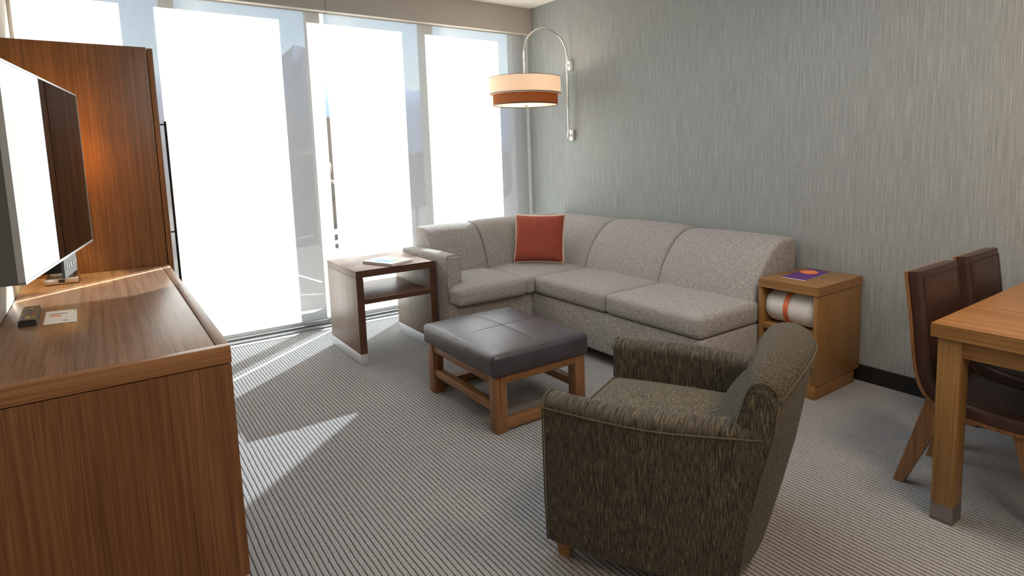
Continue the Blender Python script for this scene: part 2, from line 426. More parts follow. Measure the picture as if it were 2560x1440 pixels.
# window wall: frame members, glass, sill, valance
wf = B()
MULL = [(-3.66, -3.59), (-2.900, -2.815), (-1.951, -1.859), (-1.011, -.908), (-.092, -.002)]
for a, b_ in MULL: box(wf, a, b_, .08, .17, .03, 2.60)
box(wf, XL, 0, .08, .17, 2.509, ZC)
box(wf, XL, 0, .08, .17, .03, .110)
box(wf, XL, 0, .0, .18, -.1, .03)
box(wf, XL, 0, .0, .08, 2.60, ZC)
o = struct('trim_1', wf, M_alu)
for i in range(4):
    g = B(); a = MULL[i][1]; b_ = MULL[i + 1][0]; box(g, a, b_, .122, .128, .03, 2.509)
    struct('window_%d' % (i + 1), g, M_glass)
s = B(); box(s, XL, 0, -.030, -.014, 0, .020, .003); struct('trim_2', s, M_sill)
s = B(); box(s, XL, 0, -.014, .078, 0, .036); struct('trim_6', s, flat('shaded_sill_tone', (.13, .14, .14), .45, .3))  # shade of the window frame on the sill is put into this dark grey
v = B(); box(v, XL, -1.866, -.116, -.1, 2.415, ZC); box(v, -1.862, 0, -.116, -.1, 2.415, ZC); struct('trim_3', v, M_valance)
v = B(); box(v, XL, 0, -.1, -.044, 2.415, 2.43); box(v, XL, 0, -.012, .0, 2.415, 2.43); struct('trim_4', v, M_valance_under)
# left reveal panel beside the shade
v = B(); box(v, XL, -3.642, -.10, -.0, 0, 2.415); struct('trim_5', v, M_alu)

# roller shades
def shade(x0, x1, label):
    t = thing('roller_shade', label, 'window shade', ((x0 + x1) / 2, -.03, 2.44), group='solar shades over the tall windows')
    bm = B(); n = 12
    for i in range(n):
        a = x0 + (x1 - x0) * i / n; b2 = x0 + (x1 - x0) * (i + 1) / n
        f = [bm.verts.new(p) for p in ((a, -.03, .075), (b2, -.03, .075), (b2, -.03, 2.50), (a, -.03, 2.50))]
        bm.faces.new(f)
    bmesh.ops.remove_doubles(bm, verts=bm.verts[:], dist=1e-5)
    obj('shade_cloth', bm, M_shade, t)
    bm = B(); box(bm, x0 + .003, x1 - .003, -.0345, -.0255, .062, .078, .003); obj('hem_bar', bm, M_sill, t, smooth=40)
    bm = B(); tube(bm, [(x0, -.055, 2.53), (x1, -.055, 2.53)], .028, 20); obj('roller_tube', bm, M_alu, t, smooth=40)
    return t
sh1 = shade(-3.595, -1.888, 'left sheer solar shade, the wider part behind the tall cabinet and side table')
sh2 = shade(-1.861, -.028, 'right sheer solar shade hanging behind the sofa wing and wall lamp')
ch = B()
for xx in (-3.618, -3.608):
    for k in range(150):
        z = 2.40 - k * .0125
        if z < .7: break
        bmesh.ops.create_icosphere(ch, subdivisions=1, radius=.0035, matrix=Matrix.Translation((xx, -.05, z)))
tube(ch, [(-3.618, -.05, 2.42), (-3.618, -.05, .7), (-3.613, -.05, .69), (-3.608, -.05, .7), (-3.608, -.05, 2.42)], .0008, 5)
o = obj('pull_chain', ch, M_chrome, None, smooth=180)
tag(o, 'beaded metal pull chain hanging at the left end of the windows', 'shade chain')

# ============================================================ DRESSER
hd, dx0, dx1, dy0, dy1 = .772, -3.655, -3.067, -2.869, -.985
D = thing('dresser', 'long low teak veneer dresser with inset top along the left wall', 'dresser', ((dx0 + dx1) / 2, (dy0 + dy1) / 2, 0))
e = .034; zt0 = hd - .052
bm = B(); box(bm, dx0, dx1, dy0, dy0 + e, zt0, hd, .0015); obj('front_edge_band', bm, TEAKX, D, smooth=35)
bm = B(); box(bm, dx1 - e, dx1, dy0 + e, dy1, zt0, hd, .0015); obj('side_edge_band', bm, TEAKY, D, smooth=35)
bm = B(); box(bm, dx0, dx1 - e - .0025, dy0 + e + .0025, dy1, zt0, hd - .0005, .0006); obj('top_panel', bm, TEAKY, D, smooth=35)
bm = B(); box(bm, dx0 + .01, dx1 - .01, dy0 + .01, dy1, zt0 - .004, zt0); obj('shadow_gap', bm, M_black, D)
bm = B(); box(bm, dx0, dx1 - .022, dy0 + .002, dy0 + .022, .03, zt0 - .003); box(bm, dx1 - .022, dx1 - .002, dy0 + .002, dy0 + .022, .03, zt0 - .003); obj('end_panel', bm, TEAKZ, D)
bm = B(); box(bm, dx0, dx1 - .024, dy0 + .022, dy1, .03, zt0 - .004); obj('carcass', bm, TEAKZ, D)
bm = B(); box(bm, dx0, dx1 - .05, dy0 + .03, dy1, 0, .03); obj('plinth', bm, M_black, D)
nd = 3; L = (dy1 - dy0 - .03) / nd
for i in range(nd):
    for j in range(2):
        a = dy0 + .026 + i * L; z0 = .036 + j * .345
        bm = B(); box(bm, dx1 - .022, dx1 - .002, a, a + L - .005, z0, z0 + .338, .0015)
        dr = obj('drawer', bm, TEAKZ, D, smooth=35)
        bm = B(); tube(bm, [(dx1 + .02, a + L / 2 - .09, z0 + .26), (dx1 + .02, a + L / 2 + .09, z0 + .26)], .005, 10)
        for q in (-.07, .07): tube(bm, [(dx1 - .002, a + L / 2 + q, z0 + .26), (dx1 + .02, a + L / 2 + q, z0 + .26)], .004, 8)
        obj('drawer_handle', bm, M_blackmetal, dr, smooth=60)

# ============================================================ TALL CABINET
T = thing('tall_cabinet', 'tall teak wardrobe cabinet with long black bar handle by the window', 'wardrobe', (-3.36, -.55, 0))
bm = B(); box(bm, -3.655, -3.071, -.980, -.96, 0, 1.925, .001); obj('side_panel', bm, TEAKZ, T, smooth=35)
bm = B(); box(bm, -3.655, -3.074, -.96, -.14, 0, 1.923); obj('cabinet_body', bm, TEAKZ, T)
for a, b2 in ((-.978, -.562), (-.558, -.142)):
    bm = B(); box(bm, -3.0675, -3.043, a, b2, .06, 1.921, .001); dr = obj('door', bm, TEAKZ, T, smooth=35)
    if a < -.9:
        bm = B(); hx, hy = -3.004, -.80
        tube(bm, [(hx, hy, .62), (hx, hy, 1.553)], .0065, 12)
        for z in (.66, .93, 1.535): tube(bm, [(-3.043, hy, z), (hx, hy, z)], .0045, 10)
        obj('bar_handle', bm, M_blackmetal, dr, smooth=60)
bm = B(); box(bm, -3.62, -3.08, -.95, -.16, 1.923, 1.926); obj('top_cover', bm, TEAKZ, T)

# ============================================================ TELEVISION
R_ = Vector((-3.378, -1.629, 0)); L_ = Vector((-3.524, -2.699, 0))
ty = (R_ - L_).normalized(); tn = Vector((ty.y, -ty.x, 0))
TV = thing('television', 'flat screen television with silver edge held out from the left wall', 'television', ((R_ + L_) / 2 + Vector((0, 0, 1.0))))
TVb = (R_ + L_) / 2; Wt = (R_ - L_).length
def tvp(u, d, z): return TVb + ty * u + tn * d + Vector((0, 0, z))
def tvbox(bm, u0, u1, d0, d1, z0, z1):
    prism(bm, [tvp(u0, d0, z0), tvp(u1, d0, z0), tvp(u1, d1, z0), tvp(u0, d1, z0)], [tvp(u0, d0, z1), tvp(u1, d0, z1), tvp(u1, d1, z1), tvp(u0, d1, z1)])
z0, z1, hw = 1.0, 1.612, Wt / 2
bm = B(); tvbox(bm, -hw + .006, hw - .006, -.003, .0005, z0 + .008, z1 - .006); obj('screen', bm, M_screen, TV)
bm = B()
for a in ((-hw, -hw + .006, z0, z1), (hw - .006, hw, z0, z1), (-hw, hw, z1 - .006, z1), (-hw, hw, z0, z0 + .008)): tvbox(bm, a[0], a[1], -.014, .002, a[2], a[3])
obj('bezel', bm, M_bezel, TV)
bm = B(); tvbox(bm, -hw + .001, hw - .001, -.055, -.014, z0 + .001, z1 - .001); obj('back_shell', bm, M_tvback, TV)
bm = B(); tvbox(bm, -.10, .10, -.20, -.055, 1.22, 1.40)
prism(bm, [(-3.655, -2.3, 1.22), (-3.655, -2.0, 1.22), (-3.63, -2.0, 1.22), (-3.63, -2.3, 1.22)], [(-3.655, -2.3, 1.42), (-3.655, -2.0, 1.42), (-3.63, -2.0, 1.42), (-3.63, -2.3, 1.42)])
obj('wall_bracket', bm, M_plug, TV)
for u in (-.40, .42):
    bm = B(); tvbox(bm, u - .008, u + .008, -.045, -.02, .985, 1.0); obj('foot_screw', bm, M_plug, TV)
# connection panel under the screen edge
hb = B(); tvbox(hb, .02, .24, -.10, -.02, .945, 1.003)
hub = obj('connection_panel', hb, M_plug, TV)
hf = B(); tvbox(hf, .02, .24, -.02, -.012, .925, .998); obj('panel_face', hf, M_hub, hub)
for u in (.05, .085, .12, .165, .2):
    hs = B(); tvbox(hs, u, u + .018, -.012, -.010, .955, .972); obj('socket', hs, M_socket, hub)

# ============================================================ DESK LAMP (behind the television)
LX, LY = -3.512, -1.165
DL = thing('table_lamp', 'brushed nickel table lamp glowing behind the television on the dresser', 'lamp', (LX, LY, hd))
bm = B(); box(bm, LX - .063, LX + .063, LY - .095, LY + .095, hd, hd + .030, .004); base = obj('base', bm, M_nickel, DL, smooth=35)
bm = B(); box(bm, LX - .012, LX + .012, LY - .0975, LY - .095, hd + .009, hd + .023, .001); obj('switch', bm, M_plug, base)
bm = B(); box(bm, LX - .055, LX + .055, LY - .088, LY + .088, hd + .030, hd + .034); obj('base_seal', bm, M_plug, base)
bm = B(); lathe(bm, [(.046, hd + .034), (.046, hd + .30), (.043, hd + .31), (.012, hd + .315), (.012, hd + .52)], LX, LY, 40); obj('column', bm, M_nickel, DL, smooth=35)
bm = B(); lathe(bm, [(.088, hd + .44), (.088, hd + .74)], LX, LY, 40, False, False)
lathe(bm, [(.085, hd + .44), (.085, hd + .735), (.012, hd + .735)], LX, LY, 40, False, False); obj('lamp_shade', bm, M_lampshade, DL, smooth=40)
bm = B(); bmesh.ops.create_uvsphere(bm, u_segments=16, v_segments=10, radius=.025, matrix=Matrix.Translation((LX, LY, hd + .57))); obj('bulb', bm, M_bulb, DL, smooth=180)
l = light('table_lamp_light', 'POINT', (0, 0, .60), 62, (1.0, .76, .36), shadow_soft_size=.03); l.parent = DL

# remote and card on the dresser
def quadbox(bm, q, z0, z1, inset=0.0):
    c = sum((Vector((p[0], p[1], 0)) for p in q), Vector()) / 4
    qt = [Vector((p[0], p[1], 0)).lerp(c, inset) for p in q]
    prism(bm, [(p[0], p[1], z0) for p in q], [(p.x, p.y, z1) for p in qt])
RM = thing('remote_control', 'black remote control with coloured buttons lying on the dresser top', 'remote control', (-3.578, -1.98, hd))
q = [(-3.606, -2.112), (-3.552, -2.155), (-3.556, -1.86), (-3.607, -1.820)]
A, Bq = Vector((-3.579, -2.133, 0)), Vector((-3.5815, -1.84, 0))
q = [(-3.604, -2.128), (-3.553, -2.136), (-3.556, -1.845), (-3.607, -1.838)]
bm = B(); quadbox(bm, q, hd + .0005, hd + .020, .04); obj('remote_body', bm, M_plug, RM)
ks = ['grey', 'grey', 'grey', 'grey', 'red', 'green', 'grey', 'yellow', 'blue', 'grey', 'grey', 'grey']
for r_ in range(8):
    for c2 in range(3):
        f = (r_ + .7) / 8.6; g = (c2 + .9) / 3.8
        p0 = Vector((*q[0], 0)).lerp(Vector((*q[3], 0)), f); p1 = Vector((*q[1], 0)).lerp(Vector((*q[2], 0)), f)
        p = p0.lerp(p1, g)
        kk = 'grey'
        if r_ == 1: kk = ['blue', 'yellow', 'green'][c2]
        if r_ == 2 and c2 == 2: kk = 'red'
        if r_ == 6 and c2 == 1: kk = 'yellow'
        bm = B(); box(bm, p.x - .0055, p.x + .0055, p.y - .011, p.y + .011, hd + .0195, hd + .0225, .001); obj('button', bm, M_dot[kk], RM)
CD = thing('printed_card', 'small white printed card lying beside the remote on the dresser', 'card', (-3.49, -2.04, hd))
q = [(-3.535, -2.151), (-3.442, -2.174), (-3.447, -1.935), (-3.539, -1.914)]
bm = B(); quadbox(bm, q, hd + .0003, hd + .0016); obj('card_sheet', bm, M_paper, CD)
def oncard(q, u0, u1, v0, v1, z, skew=0):
    P = lambda u, v: (Vector((*q[0], 0)).lerp(Vector((*q[1], 0)), u)).lerp(Vector((*q[3], 0)).lerp(Vector((*q[2], 0)), u), v)
    return [P(u0, v0), P(u1, v0), P(u1 + skew, v1), P(u0 + skew, v1)]
for nm, a, mt in (('printed_heading', (.12, .70, .72, .78), M_bluep), ('printed_motif', (.15, .5, .5, .68), M_salmon), ('printed_corner_mark', (.9, .99, .88, .97), M_greenp), ('printed_mark', (.58, .72, .16, .21), M_tvback)):
    bm = B(); qq = oncard(q, *a, 0); prism(bm, [(p.x, p.y, hd + .0016) for p in qq], [(p.x, p.y, hd + .0019) for p in qq]); obj(nm, bm, mt, CD)

# ============================================================ END TABLE (dark, by window)
ex0, ex1, ey0, ey1, eh = -2.098, -1.552, -1.105, -.517, .612
E_ = thing('side_table', 'grey-brown veneer side table with shelf and silver kick plates beside the sofa arm', 'side table', ((ex0 + ex1) / 2, (ey0 + ey1) / 2, 0))
bm = B(); box(bm, ex0, ex1, ey0 + .002, ey1, .567, eh, .001); obj('table_top', bm, WALX, E_, smooth=35)
bm = B(); box(bm, ex0, ex1, ey0 - .001, ey0 + .002, .567, eh); obj('front_edge_band', bm, WALD, E_)
for a in (ex0, ex1 - .046):
    bm = B(); box(bm, a, a + .046, ey0 + .002, ey1, .072, .565, .001); sp_ = obj('side_panel', bm, WALZ, E_, smooth=35)
    bm = B(); box(bm, a, a + .046, ey0 - .001, ey0 + .002, .072, .565); obj('panel_edge_band', bm, WALD, sp_)
    bm = B(); box(bm, a + .0005, a + .0455, ey0, ey1, 0, .072, .001); obj('kick_plate', bm, M_kick, sp_, smooth=35)
bm = B(); box(bm, ex0 + .046, ex1 - .046, ey0 + .003, ey1, .392, .422, .001); sf = obj('shelf', bm, WALX, E_, smooth=35)
bm = B(); box(bm, ex0 + .046, ex1 - .046, ey0, ey0 + .003, .392, .422); obj('shelf_edge_band', bm, WALD, sf)
# magazine
MG = thing('magazine', 'thick white covered magazine lying on the window side table', 'magazine', (-1.81, -.94, eh))
q = [(-1.961, -.837), (-1.854, -1.112), (-1.667, -1.028), (-1.769, -.762)]
q = [(-1.955, -.845), (-1.858, -1.100), (-1.680, -1.026), (-1.776, -.775)]
bm = B(); quadbox(bm, q, eh + .0005, eh + .016); obj('page_block', bm, M_paper, MG)
bm = B(); c0 = sum((Vector((*p, 0)) for p in q), Vector()) / 4
qc = [tuple((Vector((*p, 0)) - c0) * 1.02 + c0)[:2] for p in q]
quadbox(bm, qc, eh + .016, eh + .0175); cov = obj('cover', bm, flat('white_cover', (.72, .74, .73), .7, spec=.15), MG)
for nm, a, mt in (('cover_picture', (.20, .80, .12, .50), flat('pale_blue_print', (.22, .33, .50), .7, spec=.15)), ('cover_picture', (.45, .92, .50, .82), flat('pale_green_print', (.34, .45, .24), .7, spec=.15))):
    bm = B(); qq = oncard(qc, *a, 0); prism(bm, [(p.x, p.y, eh + .0175) for p in qq], [(p.x, p.y, eh + .0178) for p in qq]); obj(nm, bm, mt, cov)
bm = B(); prism(bm, [(qc[0][0], qc[0][1], eh + .0005), (qc[1][0], qc[1][1], eh + .0005), (qc[1][0] + .003, qc[1][1] + .001, eh + .0005), (qc[0][0] + .003, qc[0][1] + .001, eh + .0005)],
    [(qc[0][0], qc[0][1], eh + .016), (qc[1][0], qc[1][1], eh + .016), (qc[1][0] + .003, qc[1][1] + .001, eh + .016), (qc[0][0] + .003, qc[0][1] + .001, eh + .016)])
obj('spine', bm, flat('grey_spine', (.42, .42, .43), .4), MG)

# ============================================================ OTTOMAN
ox0, ox1, oy0, oy1, oh = -1.941, -1.400, -2.506, -1.775, .278
O = thing('ottoman', 'square leather topped ottoman on an open wooden frame in front of the sofa', 'ottoman', ((ox0 + ox1) / 2, (oy0 + oy1) / 2, 0))
lw = .062
for x in (ox0, ox1 - lw):
    for y in (oy0, oy1 - lw):
        bm = B(); box(bm, x, x + lw, y, y + lw, 0, oh, .0015); obj('leg', bm, FRZ, O, smooth=35)
for y in (oy0 + .004, oy1 - .044):
    bm = B(); box(bm, ox0 + lw, ox1 - lw, y, y + .04, .010, .058, .0015); obj('floor_rail', bm, FRX, O, smooth=35)
    bm = B(); box(bm, ox0 + lw, ox1 - lw, y, y + .03, .238, oh, .001); obj('apron', bm, FRX, O, smooth=35)
for x in (ox0 + .006, ox1 - .046):
    bm = B(); box(bm, x, x + .04, oy0 + lw, oy1 - lw, .100, .140, .0015); obj('stretcher', bm, FRY, O, smooth=35)
    bm = B(); box(bm, x, x + .03, oy0 + lw, oy1 - lw, .238, oh, .001); obj('apron', bm, FRY, O, smooth=35)
cx0, cx1, cy0, cy1 = ox0 - .018, ox1 + .018, oy0 - .018, oy1 + .018
omx, omy = (cx0 + cx1) / 2, (cy0 + cy1) / 2
def otop(x, y):
    u = (x - omx) / (cx1 - omx); v_ = (y - omy) / (cy1 - omy)
    return .022 * (1 - abs(u) ** 3) * (1 - abs(v_) ** 3)
def owarp(p):
    d = min(abs(p.x - omx), abs(p.y - omy))
    if p.z > .36: p.z -= .0018 * math.exp(-(d / .004) ** 2)
    return p
bm = B(); cushion(bm, cx0, cx1, cy0, cy1, oh + .001, .388, r=.022, top=.022, side=.006, n=26, warp=owarp); cu = obj('seat_pad', bm, M_leather, O, smooth=180)
bm = B(); n = 40
tube(bm, [(omx, cy0 + .012 + (cy1 - cy0 - .024) * i / n, .386 + otop(omx, cy0 + (cy1 - cy0) * i / n)) for i in range(n + 1)], .0016, 6)
tube(bm, [(cx0 + .012 + (cx1 - cx0 - .024) * i / n, omy, .386 + otop(cx0 + (cx1 - cx0) * i / n, omy)) for i in range(n + 1)], .0016, 6)
obj('cross_seam', bm, M_stitch, cu, smooth=180)
bm = B(); pth = []
for (a, b2) in (((cx0, cy0), (cx1, cy0)), ((cx1, cy0), (cx1, cy1)), ((cx1, cy1), (cx0, cy1)), ((cx0, cy1), (cx0, cy0))):
    for i in range(1, 20):
        f = i / 20; x = a[0] + (b2[0] - a[0]) * f; y = a[1] + (b2[1] - a[1]) * f
        inx = .012 if f in (0,) else .012
        bow = .006 * (1 - abs(2 * f - 1) ** 3)
        x2 = omx + (x - omx) * (1 - inx / (cx1 - omx)); y2 = omy + (y - omy) * (1 - inx / (cy1 - omy))
        z_ = .3835 + otop(x2, y2)
        pth.append((x2, y2, z_))
tube(bm, pth, .0018, 6, closed=True); obj('edge_seam', bm, M_stitch, cu, smooth=180)

# ============================================================ SOFA
SF = thing('sectional_sofa', 'taupe heathered fabric corner sofa with one low arm against the grey wall', 'sofa', (-.5, -1.7, 0))
SX, SYF, SEND, SREAR = -.93, -1.345, -2.888, -.505
# bases
bm = B(); box(bm, SX, -.045, SEND, SREAR - .02, .075, .332, .012, 3); obj('base', bm, M_sofa, SF, smooth=40)
bm = B(); box(bm, -1.535, SX + .02, SYF, SREAR - .02, .075, .332, .012, 3); obj('base', bm, M_sofa, SF, smooth=40)
for x, y in ((-.88, -2.84), (-.12, -2.84), (-1.48, -1.28), (-1.48, -.60), (-.12, -.60), (-.88, -1.6)):
    bm = B(); box(bm, x - .03, x + .03, y - .03, y + .03, 0, .076, .003); obj('foot', bm, M_blackmetal, SF, smooth=35)
# arm
AX0, AX1, AY0, AY1 = -1.537, -1.432, -1.255, -.50
bm = B()
def awarp(p):
    if p.z > .5: p.z -= .018 * (p.y - AY0) / (AY1 - AY0)
    return p
cushion(bm, AX0, AX1, AY0, AY1, .075, .655, r=.020, top=.008, side=.002, n=10, warp=awarp); arm = obj('arm', bm, M_sofa, SF, smooth=180)
bm = B()
def rr_path(x0, x1, z0, z1, y, r=.02):
    pts = [(x0, y, z0)]
    for k in range(5): a = pi - k * pi / 8; pts.append((x0 + r + r * cos(a), y, z1 - r + r * sin(a)))
    for k in range(5): a = pi / 2 - k * pi / 8; pts.append((x1 - r + r * cos(a), y, z1 - r + r * sin(a)))
    pts.append((x1, y, z0)); return pts
tube(bm, rr_path(AX0 + .002, AX1 - .002, .34, .657, AY0 + .014, .018), .0032, 6); obj('arm_piping', bm, M_pipe, arm, smooth=180)
# back sections: profile (depth d from rear, z) swept along the wall
def back_section(s0, s1, place, depth, zseat=.44, ztop=.79, crown=.012, r=.018, name='back_cushion', topd=.13, taper0=0, taper1=0):
    prof = [(0, zseat - .12), (0, ztop - .03)]
    for k in range(1, 5): a = pi - k * pi / 8; prof.append((.03 + .03 * cos(a), ztop - .03 + .03 * sin(a)))
    # top flat then rounded shoulder then gently concave/convex front down to the seat
    P0, P1, P2, P3 = Vector((topd * .6, ztop)), Vector((topd + .09, ztop + .006)), Vector((depth - .055, ztop - .14)), Vector((depth, zseat))
    for k in range(1, 19):
        t = k / 18; q_ = (1 - t) ** 3 * P0 + 3 * (1 - t) ** 2 * t * P1 + 3 * (1 - t) * t * t * P2 + t ** 3 * P3
        prof.append((q_.x, q_.y))
    prof.append((depth, zseat - .12))
    cen = Vector((depth * .45, (zseat + ztop) / 2))
    Ls = s1 - s0; ss = [0, .002, .006, .012, .02]
    inner = [.02 + (Ls - .04) * i / 12 for i in range(1, 12)]
    vals = ss + inner + [Ls - v for v in ss[::-1]]
    rings = []
    for s in vals:
        tt = min(s, Ls - s)
        ins = r - sqrt(max(0, r * r - (r - tt) ** 2)) if tt < r else 0
        bow = crown * (1 - abs(2 * s / Ls - 1) ** 2.5)
        ring = []
        for d, z in prof:
            v_ = Vector((d, z)) - cen; ln = v_.length
            k_ = (ln - ins) / ln
            dd, zz = cen + v_ * k_
            if d > .05: dd += bow * (1 if z > zseat - .05 else 0)
            if z > ztop - .05: zz += bow * .6
            ring.append(place(s0 + s, dd, zz))
        rings.append(ring)
    bm = B(); loft(bm, rings); return obj(name, bm, M_sofa, SF, smooth=60)
rear_x = -.045
plong = lambda s, d, z: (rear_x - d, -s, z)
back_section(.60, 1.375, plong, .42, crown=.008)
back_section(1.38, 2.125, plong, .42, crown=.016)
back_section(2.13, 2.868, plong, .42, crown=.014, ztop=.782)
pwing = lambda s, d, z: (s, SREAR - d, z)
back_section(-1.425, -.985, pwing, .345, ztop=.785, crown=.010)
back_section(-.98, -.20, pwing, .345, ztop=.795, crown=.006)
bm = B(); box(bm, -.30, -.047, -.62, SREAR - .002, .33, .785, .012); obj('back_corner', bm, M_sofa, SF, smooth=40)
# seat cushions
def swarp_front(axis, edge):
    def f(p): return p
    return f
def seat(x0, x1, y0, y1, name='seat_cushion', z1=.456, top=.020, **k):
    bm = B(); cushion(bm, x0, x1, y0, y1, (.336), z1, r=.027, top=top, side=.006, n=16, **k); c = obj(name, bm, M_sofa, SF, smooth=180)
    bm = B(); pts = []; r = .012; i_ = .012
    cs = [(x0 + i_, y0 + i_), (x1 - i_, y0 + i_), (x1 - i_, y1 - i_), (x0 + i_, y1 - i_)]
    for a, b2 in zip(cs, cs[1:] + cs[:1]):
        for t in range(1, 16):
            f = t / 16; bow = .010 * (1 - abs(2 * f - 1) ** 3)
            x = a[0] + (b2[0] - a[0]) * f; y = a[1] + (b2[1] - a[1]) * f
            pts.append((x, y, z1 - .010))
    return c
seat(SX - .012, -.42, -2.145, -1.40)
seat(SX - .012, -.42, -2.888, -2.15)
seat(-1.0, -.40, -1.395, -.80, z1=.452, top=.018)
# wing cushion: T shape that turns in front of the arm
def twarp(p):
    return p
bm = B()
xc0, xc1 = -1.545, -1.003
def wingfn(p):
    # narrow the cushion behind the arm front
    t = max(0.0, min(1.0, (p.y - (-1.275)) / .035)); t = t * t * (3 - 2 * t)
    u = (xc1 - p.x) / (xc1 - xc0)
    p.x += t * u * .118
    return p
cw = Vector(((xc0 + xc1) / 2, -1.105, .394)); hh = ((xc1 - xc0) / 2, .305, .058)
def wfn(x, y, z):
    p = rounded((x, y, z), hh, .030); u, v_, w = p.x / hh[0], p.y / hh[1], p.z / hh[2]
    fx, fy, fz = 1 - abs(u) ** 3, 1 - abs(v_) ** 3, 1 - w * w; p = p.copy()
    if w > 0: p.z += .026 * fx * fy * min(1, w * 1.5)
    p.y += .012 * v_ * fx * fz
    return wingfn(p + cw)
ysv = axvals(hh[1], .030, 24)
lattice(bm, axvals(hh[0], .030, 14), ysv, axvals(hh[2], .030, 4), wfn)
obj('seat_cushion', bm, M_sofa, SF, smooth=180)

# ---- rust cushion
PL = thing('throw_pillow', 'square rust red throw pillow with cream back propped in the sofa corner', 'pillow', (-.665, -1.06, .475))
pw = Vector((.25, -.30, 0)).normalized(); pn0 = Vector((-.77, -.64, 0)).normalized()
lean = radians(14); pu = (Vector((0, 0, 1)) * cos(lean) - pn0 * sin(lean)).normalized(); pn = pw.cross(pu).normalized()
if pn.dot(pn0) < 0: pn = -pn
pc = Vector((-.665, -1.065, .482))
def pil(front):
    bm = B(); n = 24; hwid = .195; hh_ = .183; g = {}
    for i in range(n + 1):
        for j in range(n + 1):
            u = -1 + 2 * i / n; v_ = -1 + 2 * j / n
            pinch = 1 - .055 * (1 - abs(u * v_) ** .7) if max(abs(u), abs(v_)) > .5 else 1 - .055
            k1 = 1 - .05 * (1 - v_ * v_ * 0) * (1 - v_ ** 2) * abs(u) ** 6; k2 = 1 - .05 * (1 - u ** 2) * abs(v_) ** 6
            th = .060 * ((1 - u ** 4) * (1 - v_ ** 4)) ** .55
            th *= 1 + .05 * sin(3 * u + 2 * v_)
            p = pc + pw * (u * hwid * k1) + pu * ((v_ * k2 + 1) * hh_) + pn * (th if front else -th * .9)
            g[i, j] = bm.verts.new(p)
    for i in range(n):
        for j in range(n): bm.faces.new((g[i, j], g[i + 1, j], g[i + 1, j + 1], g[i, j + 1]))
    return bm
obj('front_cover', pil(True), M_redcloth, PL, smooth=180)
obj('back_cover', pil(False), M_creamcloth, PL, smooth=180)
bm = B(); pts = []
for s in range(4):
    for i in range(24):
        t = -1 + 2 * i / 24
        u, v_ = [(t, -1), (1, t), (-t, 1), (-1, -t)][s]
        k1 = 1 - .05 * (1 - v_ ** 2) * abs(u) ** 6; k2 = 1 - .05 * (1 - u ** 2) * abs(v_) ** 6
        pts.append(pc + pw * (u * .196 * k1) + pu * ((v_ * k2 + 1) * .184) + pn * -.010)
tube(bm, pts, .009, 8, closed=True); obj('corded_edge', bm, M_creamcloth, PL, smooth=180)

# ============================================================ BOX TABLE with blanket
bx0, by0, by1, bh = -.462, -3.252, -2.905, .601
BT = thing('cube_side_table', 'honey oak open cube side table between sofa and dining chairs', 'side table', (bx0 / 2, (by0 + by1) / 2, 0))
by1 = -2.902; t_ = .024
bm = B(); box(bm, bx0 - .004, -.016, by0 - .004, by1 + .0, .556, bh, .0012); obj('table_top', bm, OAKY, BT, smooth=35)
bm = B(); box(bm, bx0 - .004, -.016, by0 - .0055, by0 - .004, .556, bh); obj('edge_band', bm, OAKX, BT)
bm = B(); box(bm, bx0 - .0055, bx0 - .004, by0 - .0055, by1, .556, bh); obj('edge_band', bm, OAKY, BT)
for y in (by0, by1 - t_):
    bm = B(); box(bm, bx0, -.016, y, y + t_, .075, .555, .001); obj('side_panel', bm, OAKZ, BT, smooth=35)
bm = B(); box(bm, bx0 + .004, -.02, by0 + t_, by1 - t_, .325, .353, .001); obj('shelf', bm, OAKY, BT, smooth=35)
bm = B(); box(bm, bx0 + .004, -.02, by0 + t_, by1 - t_, .077, .100, .001); obj('bottom_panel', bm, OAKY, BT, smooth=35)
bm = B(); box(bm, -.030, -.017, by0 + t_, by1 - t_, .10, .555); obj('back_panel', bm, OAKZ, BT)
bm = B(); box(bm, bx0 + .0, -.06, by0 + .006, by1 - .01, 0, .076, .001); obj('plinth', bm, OAKX, BT, smooth=35)
# blanket roll
BR = thing('rolled_blanket', 'cream herringbone blanket rolled with an orange strap in the cube table', 'blanket', (-.33, -3.06, .353))
ycs = [-3.222 + .295 * i / 24 for i in range(25)]
bm = B(); rings = []; nseg = 56
for i, y in enumerate(ycs):
    e_ = min(i, 24 - i); sc_ = [.86, .95, .985, 1][min(e_, 3)]
    ring = []
    for k in range(nseg):
        a = 2 * pi * k / nseg
        rr = .0935 * sc_ * (1 + .012 * sin(3 * a + i * .3))
        z = .4475 + rr * sin(a) * (1.0 if sin(a) > 0 else .99); x = -.345 + rr * 1.10 * cos(a)
        ring.append((x, y, max(z, .3535)))
    rings.append(ring)
loft(bm, rings); obj('blanket_roll', bm, M_blanket, BR, smooth=60)
bm = B(); rings = []
for k in range(nseg + 1):
    pass
R1 = []
for rr, yy in ((.0945, -3.073), (.0965, -3.073), (.0965, -3.045), (.0945, -3.045)):
    R1.append([(-.345 + rr * 1.10 * cos(2 * pi * k / nseg), yy, max(.4475 + rr * sin(2 * pi * k / nseg), .3532)) for k in range(nseg)])
loft(bm, R1 + [R1[0]], caps=False); bmesh.ops.remove_doubles(bm, verts=bm.verts[:], dist=1e-6); obj('strap', bm, M_strap, BR, smooth=50)
bm = B()
sp_pts = []
for k in range(90):
    a = k * .22; rr = .012 + .0036 * k * .22 / .22 * .22
    rr = .008 + .075 * k / 90
    sp_pts.append((-.345 + rr * 1.08 * cos(a), -3.2225, .4475 + rr * sin(a)))
tube(bm, sp_pts, .0035, 6); obj('rolled_edge', bm, M_blanket, BR, smooth=180)
